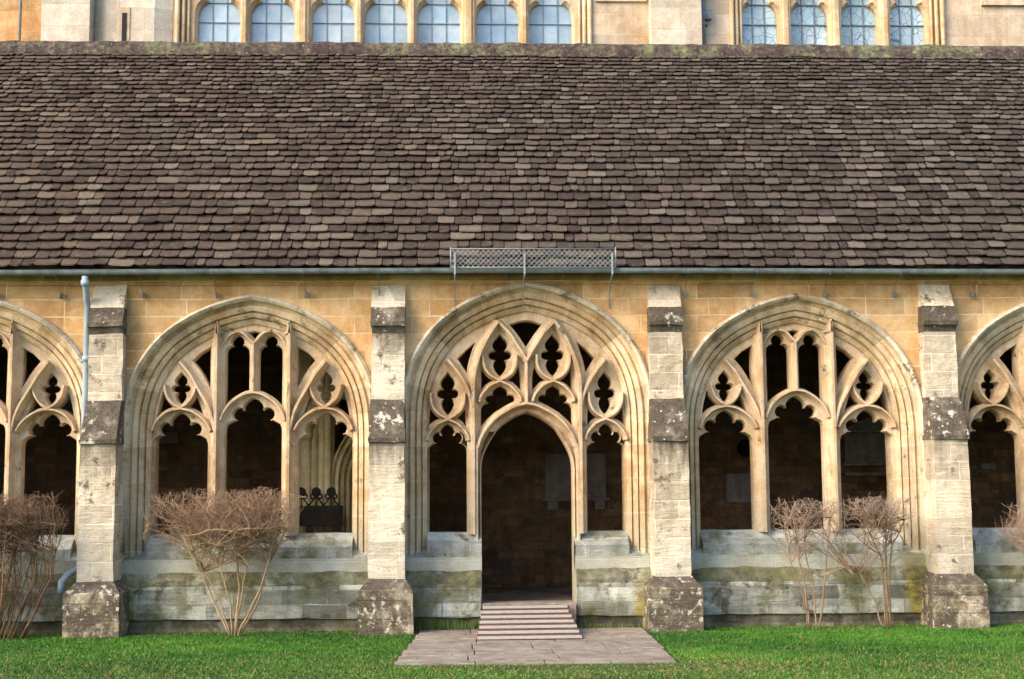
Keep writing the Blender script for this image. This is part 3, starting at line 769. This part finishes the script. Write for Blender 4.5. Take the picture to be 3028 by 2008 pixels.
for i in range(7):
    t = .03+i*.152; a_, b_ = rp(t, .003), rp(t+.068, .003); w0 = .565+.09*t
    mb = MB(); e = rnd.uniform(-.01, .01)
    v = [(-w0+.03+e, a_[0], a_[1]), (w0+.01+e, a_[0], a_[1]+.004), (w0+.01+e, b_[0], b_[1]+.004), (-w0+.03+e, b_[0], b_[1])]; v = [(x, y, z+.009) for x, y, z in v]+v
    mb.idx(v, [(0, 1, 2, 3), (4, 7, 6, 5), (0, 4, 5, 1), (1, 5, 6, 2), (2, 6, 7, 3), (3, 7, 4, 0)]); mb.build('slat', M_wood, ra)
def pav_edge(y):   # paving outline in plan
    return (-1.47-.05*(-y-1), 1.47-.03*(-y-1))
pv = MB(); y = -.25; r_ = 0
while y > -3.85:
    d_ = min([.55, .62, .48, .70, .58, .50, .6][r_ % 7], 3.92+y); x0, x1 = pav_edge(y-d_/2); x = x0-rnd.uniform(0, .012)
    while x < x1-.05:
        w_ = rnd.uniform(.55, 1.0); xe = min(x+w_, x1)
        if x1-xe < .25: xe = x1+rnd.uniform(-.01, .012)
        h_ = .022+rnd.uniform(-.004, .004)
        pv.loft([(x+.006, xe-.006, y-d_+.006, y-.006, -.03), (x+.006, xe-.006, y-d_+.006, y-.006, h_-.006), (x+.014, xe-.014, y-d_+.014, y-.014, h_)]); x = xe
    y -= d_; r_ += 1
tag(pv.build('paving', M_pave), kind='structure')

# ------------------------------------------------------------------ lawn
gm = MB(); gm.face([(-300, -300, 0), (300, -300, 0), (300, 300, 0), (-300, 300, 0)]); tag(gm.build('ground', M_soil), kind='structure')
rng = np.random.default_rng(3)
def grass(name, N, xr, yr, hmin, hmax, label, keepf=None, cols=((.018, .088, .009), (.075, .215, .018))):
    x = rng.uniform(*xr, N); y = rng.uniform(*yr, N)
    if keepf is not None:
        k = keepf(x, y); x, y = x[k], y[k]
    n = len(x)
    pn = np.array([noise.noise(Vector((a*1.1, b*1.6, 0))) for a, b in zip(x[:n], y[:n])])
    worn = np.clip(1.25-np.hypot((x-.55)/2.0, (y+4.15)/.75), 0, 1)
    k = rng.random(n) > worn*.75; x, y, pn, worn = x[k], y[k], pn[k], worn[k]; n = len(x)
    h = rng.uniform(hmin, hmax, n)*(1+.35*pn)*(1-.5*worn); a = rng.uniform(0, 2*np.pi, n); w_ = rng.uniform(.003, .007, n)
    dx, dy = np.cos(a)*w_, np.sin(a)*w_; lx, ly = rng.normal(0, .018, n), rng.normal(0, .018, n)
    V = np.empty((n, 3, 3), 'f')
    V[:, 0] = np.stack([x-dx, y-dy, np.zeros(n)], 1); V[:, 1] = np.stack([x+dx, y+dy, np.zeros(n)], 1); V[:, 2] = np.stack([x+lx, y+ly, h], 1)
    me = bpy.data.meshes.new(name); me.vertices.add(n*3); me.vertices.foreach_set('co', V.ravel())
    me.loops.add(n*3); me.loops.foreach_set('vertex_index', np.arange(n*3, dtype='i')); me.polygons.add(n)
    me.polygons.foreach_set('loop_start', np.arange(0, n*3, 3, dtype='i')); me.polygons.foreach_set('loop_total', np.full(n, 3, 'i'))
    pm = np.array([noise.noise(Vector((a*.35, b*.6, 7)))+.6*noise.noise(Vector((a*3.1, b*4.5, 3))) for a, b in zip(x, y)])
    t = np.clip(rng.random(n)*.6+.2+.9*pm, 0, 1)[:, None]; c = np.array(cols[0])*(1-t)+np.array(cols[1])*t
    near = np.clip((y+1.2)/1., 0, 1)*0; br = ((rng.random(n) < .025+.08*np.clip(-pn*3, 0, 1)+.5*worn+.25*np.clip(y+.75, 0, 1)+.16*np.clip((-y-2.6)/1.6, 0, 1)))[:, None]; c = np.where(br, np.array((.26, .20, .08)), c)
    col = np.ones((n, 3, 4), 'f'); col[:, :, :3] = c[:, None, :]
    at_ = me.attributes.new('tint', 'FLOAT_COLOR', 'CORNER'); at_.data.foreach_set('color', col.ravel())
    me.materials.append(M_grass); me.update(); me.validate()
    o = bpy.data.objects.new(name, me); C.objects.link(o); return o
def lawn_keep(x, y):
    e = .03*np.sin(x*9)+.02*np.sin(x*23+y*5)
    pav = (x > -1.50+.05*(y+1)+e*.5) & (x < 1.50+.03*(y+1)+e*.5) & (y > -3.86+e)
    bt = np.zeros_like(pav)
    for b in BX: bt |= (np.abs(x-b) < .36) & (y > -.66)
    return ~pav & ~bt & (y < -.12+e)
tag(grass('lawn_grass', 330000, (-7.6, 7.2), (-6.4, -.1), .012, .032, '', lawn_keep), 'bright green mown grass in front of the cloister wall', 'grass', kind='stuff')
def tufts(name, x0, x1, y0, y1, n, hmax, label):
    o = grass(name, n, (x0, x1), (y0, y1), .03, hmax, '', None, ((.04, .09, .02), (.10, .20, .04))); tag(o, label, 'weeds', kind='stuff')
tufts('wall_weeds', -1.5, -.68, -.22, -.07, 900, .20, 'low green weeds at the wall foot left of the ramp')
tufts('wall_weeds', .66, 1.5, -.22, -.07, 500, .11, 'low green weeds at the wall foot right of the ramp')

def joint_weeds():
    o = grass('paving_weeds', 2600, (-1.5, 1.5), (-3.7, -.9), .01, .045, '', lambda x, y: (np.abs(np.abs(((y+.25)*1.72)%1)-.5) > .485) | (np.hypot(x+.5, y+1.25) < .05) | (np.hypot(x-.12, y+1.3) < .05) | (np.hypot(x-.9, y+1.25) < .05), ((.05, .10, .02), (.14, .18, .04)))
    o.location = (0, 0, .015); tag(o, 'small weeds growing in the joints of the paving below the ramp', 'weeds', kind='stuff')
joint_weeds()

# ------------------------------------------------------------------ bare shrubs
def twig(mb, p, d, L, r, col, ztop, box, rr, steps=5, curl=.35, n=3, kids=0):
    pts = [p.copy()]
    for i in range(steps):
        d = (d+Vector((rr.gauss(0, curl), rr.gauss(0, curl), rr.gauss(0, curl)*.8+.04))).normalized()
        q = pts[-1]+d*(L/steps)
        if q.z > ztop:
            if i == 0: q.z = min(q.z, ztop+.02)
            else: break
        if q.x < box[0] or q.x > box[1]: d.x *= -.6; q.x = min(max(q.x, box[0]), box[1])
        if q.y < box[2] or q.y > box[3]: d.y *= -.6; q.y = min(max(q.y, box[2]), box[3])
        pts.append(q)
    mb.tube(pts, [r*(1-.6*i/steps) for i in range(len(pts))], n, 0, col, False)
    return pts, d
def shrub(x, y, stems, crown, n1, n2, label, seed, tc=((.26, .185, .11), (.38, .28, .17)), cc=((.20, .125, .085), (.38, .26, .175)), r0=.014, low=0):
    rr = random.Random(seed); root = empty('bare_shrub', (x, y, 0)); tag(root, label, 'shrub', 'bare clipped shrubs along the cloister wall')
    x0, x1, y0_, y1_, zb_, zt = crown; box = (x0-x, x1-x, y0_-y, y1_-y)
    def lc(c): t = rr.random(); return tuple(a+(b-a)*t for a, b in zip(*c))
    sb = MB(); tips = []
    for s_ in stems:
        pts = [Vector((a-x, (yy if yy is not None else y)-y, z)) for a, yy, z in s_]
        P = []
        for i in range(len(pts)-1):
            for k_ in range(4):
                q = pts[i].lerp(pts[i+1], k_/4); P.append(q+Vector(noise.noise_vector(q*6+Vector((seed, 0, 0))))*.022)
        P.append(pts[-1]); n_ = len(P)
        ra_ = r0*rr.uniform(.75, 1.2)
        sb.tube(P, [ra_*(1-.5*i/n_) for i in range(n_)], 6, 0, lc(tc))
        tips.append((P[-1], (P[-1]-P[-3]).normalized()))
        for k_ in range(int(n_*.68), n_-1, 2): tips.append((P[k_], Vector((rr.uniform(-1, 1), rr.uniform(-.6, .4), .6)).normalized()))
        for k_ in range(low): 
            q = P[rr.randrange(2, n_)]; twig(sb, q, Vector((rr.uniform(-1, 1), rr.uniform(-1, .5), .8)).normalized(), rr.uniform(.12, .35), .004, lc(tc), zt, (-9, 9, -9, 9), rr)
    mids = []
    for i in range(n1):
        p, d_ = tips[i % len(tips)]
        tx = Vector((rr.uniform(box[0], box[1]), rr.uniform(box[2], box[3]), rr.uniform(zb_+.1, zt)))
        dd = (tx-p); L = dd.length
        pts, e = twig(sb, p, dd.normalized(), min(L*1.02, 1.2), rr.uniform(.004, .009), lc(tc), zt, (box[0]-.1, box[1]+.1, box[2]-.1, box[3]+.1), rr, 7, .26)
        mids += pts[2:]
    sb.build('stems', M_twig, root)
    tb_ = MB()
    for i in range(n2):
        if False: p = Vector((rr.uniform(box[0]+.03, box[1]-.03), rr.uniform(box[2], box[3]), zt-(zt-zb_+.1)*rr.random()**1.4))
        else: p = rr.choice(mids).copy()
        if p.z < zb_-.25: continue
        if p.z < zb_+.1 and rr.random() < .5: continue
        # rounded shoulders of the clipped crown
        ex = abs((p.x-(box[0]+box[1])/2)/((box[1]-box[0])/2)); top = zt-.07*max(0, ex-.75)*4+.035*noise.noise(Vector((p.x*3+x, seed, 0)))+(rr.uniform(.0, .07) if rr.random() < .10 else 0)
        d_ = Vector((rr.gauss(0, .75), rr.gauss(0, .5), rr.uniform(-.1, 1.2)))
        pts_, _ = twig(tb_, p, d_.normalized(), rr.uniform(.12, .30), rr.uniform(.0018, .0036), lc(cc), top, box, rr, 4, .2); mids += [q_ for q_ in pts_[1:3] if rr.random() < .3]
    tb_.build('twigs', M_twig, root)
    return root
# left of the left buttress: dense, from the ground up
st = []
rs = random.Random(5)
for i in range(85):
    a = rs.uniform(-7.9, -6.1); st.append([(-6.9+(a+6.9)*.55, -.75+rs.uniform(-.2, .2), 0), (a+rs.uniform(-.1, .1), -.7+rs.uniform(-.25, .25), .75), (a*1.0+rs.uniform(-.15, .2), -.65+rs.uniform(-.3, .3), 1.45)])
shrub(-6.9, -.75, st, (-8.1, -5.92, -1.05, -.3, 1.15, 1.84), 300, 3400, 'dense red brown shrub at the far left reaching down to the grass', 11, tc=((.09, .055, .03), (.22, .14, .075)), cc=((.13, .08, .055), (.30, .20, .13)), r0=.009, low=13)
B_ = -.62
st = [[(-3.85, B_, 0), (-4.0, B_, .45), (-4.22, B_, .85), (-4.25, B_, 1.35)], [(-3.86, B_, 0), (-4.12, B_+.1, .5), (-4.22, B_, .8), (-4.5, B_, 1.3)],
      [(-3.83, B_, 0), (-3.86, B_-.1, .5), (-3.98, B_-.1, .9), (-4.03, B_-.1, 1.35)], [(-3.8, B_, 0), (-3.72, B_, .5), (-3.66, B_, .9), (-3.55, B_, 1.4)],
      [(-3.8, B_, 0), (-3.78, B_+.15, .6), (-3.82, B_+.15, 1.3)], [(-3.77, B_, 0), (-3.5, B_-.05, .55), (-3.36, B_, 1.0), (-3.3, B_, 1.4)], [(-3.76, B_, 0), (-3.55, B_+.1, .35), (-3.40, B_+.1, .9), (-3.15, B_, 1.35)]]
shrub(-3.8, -.62, st, (-4.92, -3.0, -1.0, -.28, 1.12, 1.87), 260, 3900, 'broad flat topped bare shrub with fanning stems below the left window', 21, low=10)
B_ = -.58
st = [[(3.62, B_, 0), (3.55, B_, .45), (3.42, B_, .85), (3.34, B_, 1.35)], [(3.64, B_, 0), (3.58, B_, .5), (3.52, B_, .9), (3.46, B_, 1.4)], [(3.72, B_, 0), (3.72, B_+.1, .6), (3.62, B_+.1, 1.0), (3.60, B_, 1.3)],
      [(3.76, B_, 0), (3.82, B_, .5), (3.88, B_, .95), (3.95, B_, 1.45)], [(3.78, B_, .1), (3.85, B_, .7), (4.12, B_, .82), (4.2, B_-.1, .72)]]
shrub(3.7, -.58, st, (3.18, 4.12, -.86, -.32, 1.30, 1.70), 64, 560, 'sparse bare shrub with four spread stems below the right window', 31, tc=((.20, .135, .085), (.30, .215, .14)), cc=((.26, .185, .145), (.42, .33, .26)), low=8, r0=.014)
st = [[(4.64, B_, 0), (4.62, B_, .6), (4.60, B_, .95), (4.42, B_, 1.35)], [(4.66, B_, 0), (4.66, B_, .7), (4.68, B_, 1.05), (4.66, B_, 1.4)], [(4.70, B_, 0), (4.70, B_, .6), (4.76, B_, 1.1), (4.93, B_, 1.42)], [(4.6, B_, 0), (4.5, B_, .35), (4.32, B_, .72)]]
shrub(4.66, -.58, st, (4.02, 5.05, -.86, -.32, 1.28, 1.72), 78, 760, 'narrow upright bare shrub with one dark trunk near the right buttress', 41, tc=((.16, .11, .065), (.26, .18, .11)), cc=((.26, .185, .145), (.42, .33, .26)), low=8, r0=.015)
st = [[(7.3, -.65, 0), (7.0, -.65, .5), (6.55, -.65, 1.15)], [(7.3, -.65, 0), (7.2, -.65, .7), (7.0, -.65, 1.4)], [(7.35, -.65, 0), (7.5, -.65, .7), (7.6, -.65, 1.3)], [(7.25, -.65, 0), (6.9, -.65, .5), (6.6, -.65, .95)]]
shrub(7.3, -.65, st, (6.1, 8.2, -1.0, -.3, .75, 1.62), 170, 2400, 'bare shrub cut off by the right edge of the picture', 51, cc=((.26, .17, .13), (.42, .31, .25)), low=8)

# ------------------------------------------------------------------ chapel behind
ch = empty('chapel', (0, 7, 0)); tag(ch, 'tall pale stone chapel with leaded windows rising behind the slate roof', 'building')
CY = 7.0; kf = 26.144/28.144
def cx9(x): return -.92+(x+.92)*kf
def cz9(z): return 1.827+(z-1.827)*kf
ch_parts = []
def lp(o): o.parent = ch; o.matrix_parent_inverse = Matrix.Translation((0, -7, 0)); return o
zbot, ztop = 8.2, 14.
G1 = [(-6.256, -5.389), (-5.178, -4.283), (-3.922, -3.05), (-2.847, -1.964), (-1.761, -.884), (-.538, .325), (.538, 1.429)]
G2 = [(4.952, 5.718), (5.989, 6.775), (7.047, 7.799), (8.071, 8.825)]
def light_outline(a, b, zt, zs):   # shouldered ogee head
    w_ = b-a; mid = (a+b)/2; q = 11.15
    half = [(0, q+.40), (.20*w_, q+.31), (.32*w_, q+.23), (.355*w_, q+.15), (.33*w_, q+.08), (.26*w_, q+.035), (.27*w_, q+.005), (.36*w_, q-.03), (.44*w_, q-.10), (.485*w_, q-.20), (.5*w_, q-.36)]
    rgt = [(mid+u, z) for u, z in half]+[(b, zbot+.8)]
    return rgt+[(2*mid-x, z) for x, z in rgt[::-1] if x > mid+1e-6]
def win_group(G, dark, zt9, zs9, x0, x1, mat_g):
    mbw = MB(); zt, zs = cz9(zt9), cz9(zs9); L = [[(cx9(a), cx9(b))] for a, b in G]
    holes = [light_outline(cx9(a), cx9(b), zt, zs) for a, b in G]
    fr = [offset(h, .045) for h in holes]
    outer = [(cx9(x0), zbot+.6), (cx9(x1), zbot+.6), (cx9(x1), zt+.25), (cx9(x0), zt+.25)]
    tess(mbw, [outer]+fr, CY+.10)
    for a_, b_ in zip(fr, holes): wallring(mbw, a_, b_, CY+.10, CY+.20); wallring(mbw, b_, b_, CY+.20, CY+.34)
    # mullion ridges
    for (a, b), (c_, d_) in zip(G[:-1], G[1:]):
        m_ = cx9((b+c_)/2); wd = (c_-b)*kf; fl_ = .28*wd
        k = 1.5 if wd > .25 else 1
        sweep(mbw, [(m_, zbot+.6), (m_, zs-.05), (m_, zt+.2)], [(-wd*.42, CY+.101), (-fl_*.6, CY+.0), (fl_*.6, CY), (wd*.42, CY+.101)])
        if wd > .25:
            for q in (-1, 1): mbw.tube([(m_+q*wd*.3, CY+.06, zbot+.6), (m_+q*wd*.3, CY+.06, zt+.2)], .022, 6)
    # jamb rolls
    for xx, sgn in ((x0, 1), (x1, -1)):
        for k_, (o_, yy) in enumerate(((.0, -.02), (.10, .03), (.19, .07))): mbw.tube([(cx9(xx)+sgn*o_, CY+yy, zbot+.6), (cx9(xx)+sgn*o_, CY+yy, zt+.3)], .045-.008*k_, 8)
    wo = lp(mbw.build('chapel_window', M_jamb))
    for (a, b), h in zip(G, holes):
        pm = MB(); A, B2 = cx9(a), cx9(b)
        w3 = (B2-A)/3; r_ = .009 if dark else .0045
        st_ = .385 if not dark else .40; zq = cz9(10.62 if not dark else 10.60)-st_*3
        while zq < zt+.1:
            for k_ in range(3):
                tl = rnd.uniform(-.006, .006); lv = rnd.uniform(.85, 1.15); c_ = tuple(lv*q for q in rnd.choice(((1, 1, 1), (1, 1, 1), (1, 1, 1), (1.06, 1.0, 1.0), (.95, .98, 1.0), (1.15, 1.1, 1.05))))
                pm.face([(A+w3*k_, CY+.30+tl, zq), (A+w3*k_+w3, CY+.30-tl, zq), (A+w3*k_+w3, CY+.30+tl*.5, zq+st_), (A+w3*k_, CY+.30, zq+st_)], 0, c_)
            zq += st_
        for k_ in (1, 2): pm.box(A+w3*k_-r_, A+w3*k_+r_, CY+.275, CY+.297, zbot+.7, zt, 1)
        z_ = cz9(10.62 if not dark else 10.60); 
        while z_ < zt+.1: pm.box(A, B2, CY+.268, CY+.292, z_-r_*.9, z_+r_*.9, 1); z_ += st_
        o = pm.build('pane', [mat_g, M_pipe2 if dark else M_leadc]); o.parent = wo
    return wo
M_leadc = plain('dull lead came', (.14, .20, .26), (.22, .29, .35), 10, .6)
win_group(G1, False, 12.35, 11.72, -6.62, 1.78, M_glass)
win_group(G2, True, 12.45, 11.78, 4.72, 9.12, M_glass2)
wl = MB()
X9 = lambda a, b, y0, y1, mi=0, zt=ztop, z0=zbot: wl.box(cx9(a), cx9(b), CY+y0, CY+y1, z0, zt, mi)
X9(-8.296, -6.60, .0, .8); X9(1.76, 4.71, .0, .8); X9(9.10, 14, .02, .8)
wl.box(cx9(-6.60), cx9(1.76), CY+.45, CY+.8, zbot, ztop); wl.box(cx9(4.71), cx9(9.10), CY+.45, CY+.8, zbot, ztop)
wl.box(cx9(-6.60), cx9(1.76), CY, CY+.4, zbot, zbot+.59); wl.box(cx9(4.71), cx9(9.10), CY, CY+.4, zbot, zbot+.59)
wl.box(cx9(-6.60), cx9(1.76), CY+.02, CY+.4, cz9(12.35)+.26, ztop); wl.box(cx9(4.71), cx9(9.10), CY+.02, CY+.4, cz9(12.45)+.26, ztop)
wl.box(cx9(1.90), cx9(2.95), CY-.05, CY-.002, cz9(11.83), ztop); wl.box(cx9(9.95), cx9(11.2), CY-.05, CY+.018, cz9(11.80), ztop)
wl.box(cx9(-14), cx9(14), CY+.05, CY+8, 0, zbot-.002); wl.box(cx9(-14), cx9(14), CY+.8, CY+8, zbot, ztop-.3)
lp(wl.build('chapel_wall', M_chap)); wl = MB(); X9(-14, -8.296, .06, .8); lp(wl.build('chapel_wall', M_chor))
bt = MB(); bt.box(cx9(-9.252), cx9(-8.296), CY-.35, CY+.059, zbot, ztop, bv=.01); lp(bt.build('chapel_buttress', M_chap2))
bt = MB(); bt.box(cx9(3.0), cx9(4.03), CY-.35, CY-.003, zbot, ztop, bv=.01); lp(bt.build('chapel_buttress', M_chap2))
# projecting stair bay with slit window
bt = MB(); x_ = [cx9(q) for q in (-8.28, -8.0, -7.06, -6.72)]
poly = [(x_[0], CY-.01), (x_[1]-.02, CY-.14), (x_[2], CY-.14), (x_[3], CY-.01)]
bt.idx([(a, b, zbot) for a, b in poly]+[(a, b, ztop) for a, b in poly], [(i, i+1, i+5, i+4) for i in range(3)]); lp(bt.build('stair_turret', M_chap2))
bt = MB(); bt.box(cx9(-7.70), cx9(-7.61), CY-.165, CY-.12, zbot, cz9(11.48)); lp(bt.build('slit_window', M_void))
bt = MB(); a_ = cx9(-7.655); bt.box(a_-.10, a_-.045, CY-.155, CY-.13, zbot, cz9(11.5)); bt.box(a_+.045, a_+.10, CY-.155, CY-.13, zbot, cz9(11.5)); bt.box(a_-.10, a_+.10, CY-.157, CY-.13, cz9(11.482), cz9(11.6)); lp(bt.build('slit_frame', M_chap))
for xx, nm in ((-9.76, 'thin dark'), (4.10, 'thick')):
    bt = MB(); a_ = cx9(xx); r_ = .028 if xx < 0 else .05; yy = CY-.08 if xx < 0 else CY-.12
    bt.tube([(a_, yy, zbot), (a_, yy, ztop)], r_, 8)
    if xx > 0: bt.box(a_-.02, a_+.16, CY-.18, CY-.05, cz9(11.42), cz9(11.62)); bt.box(a_-.09, a_+.09, CY-.175, CY-.03, cz9(11.30), cz9(11.34))
    lp(bt.build('rain_pipe', M_pipe2))
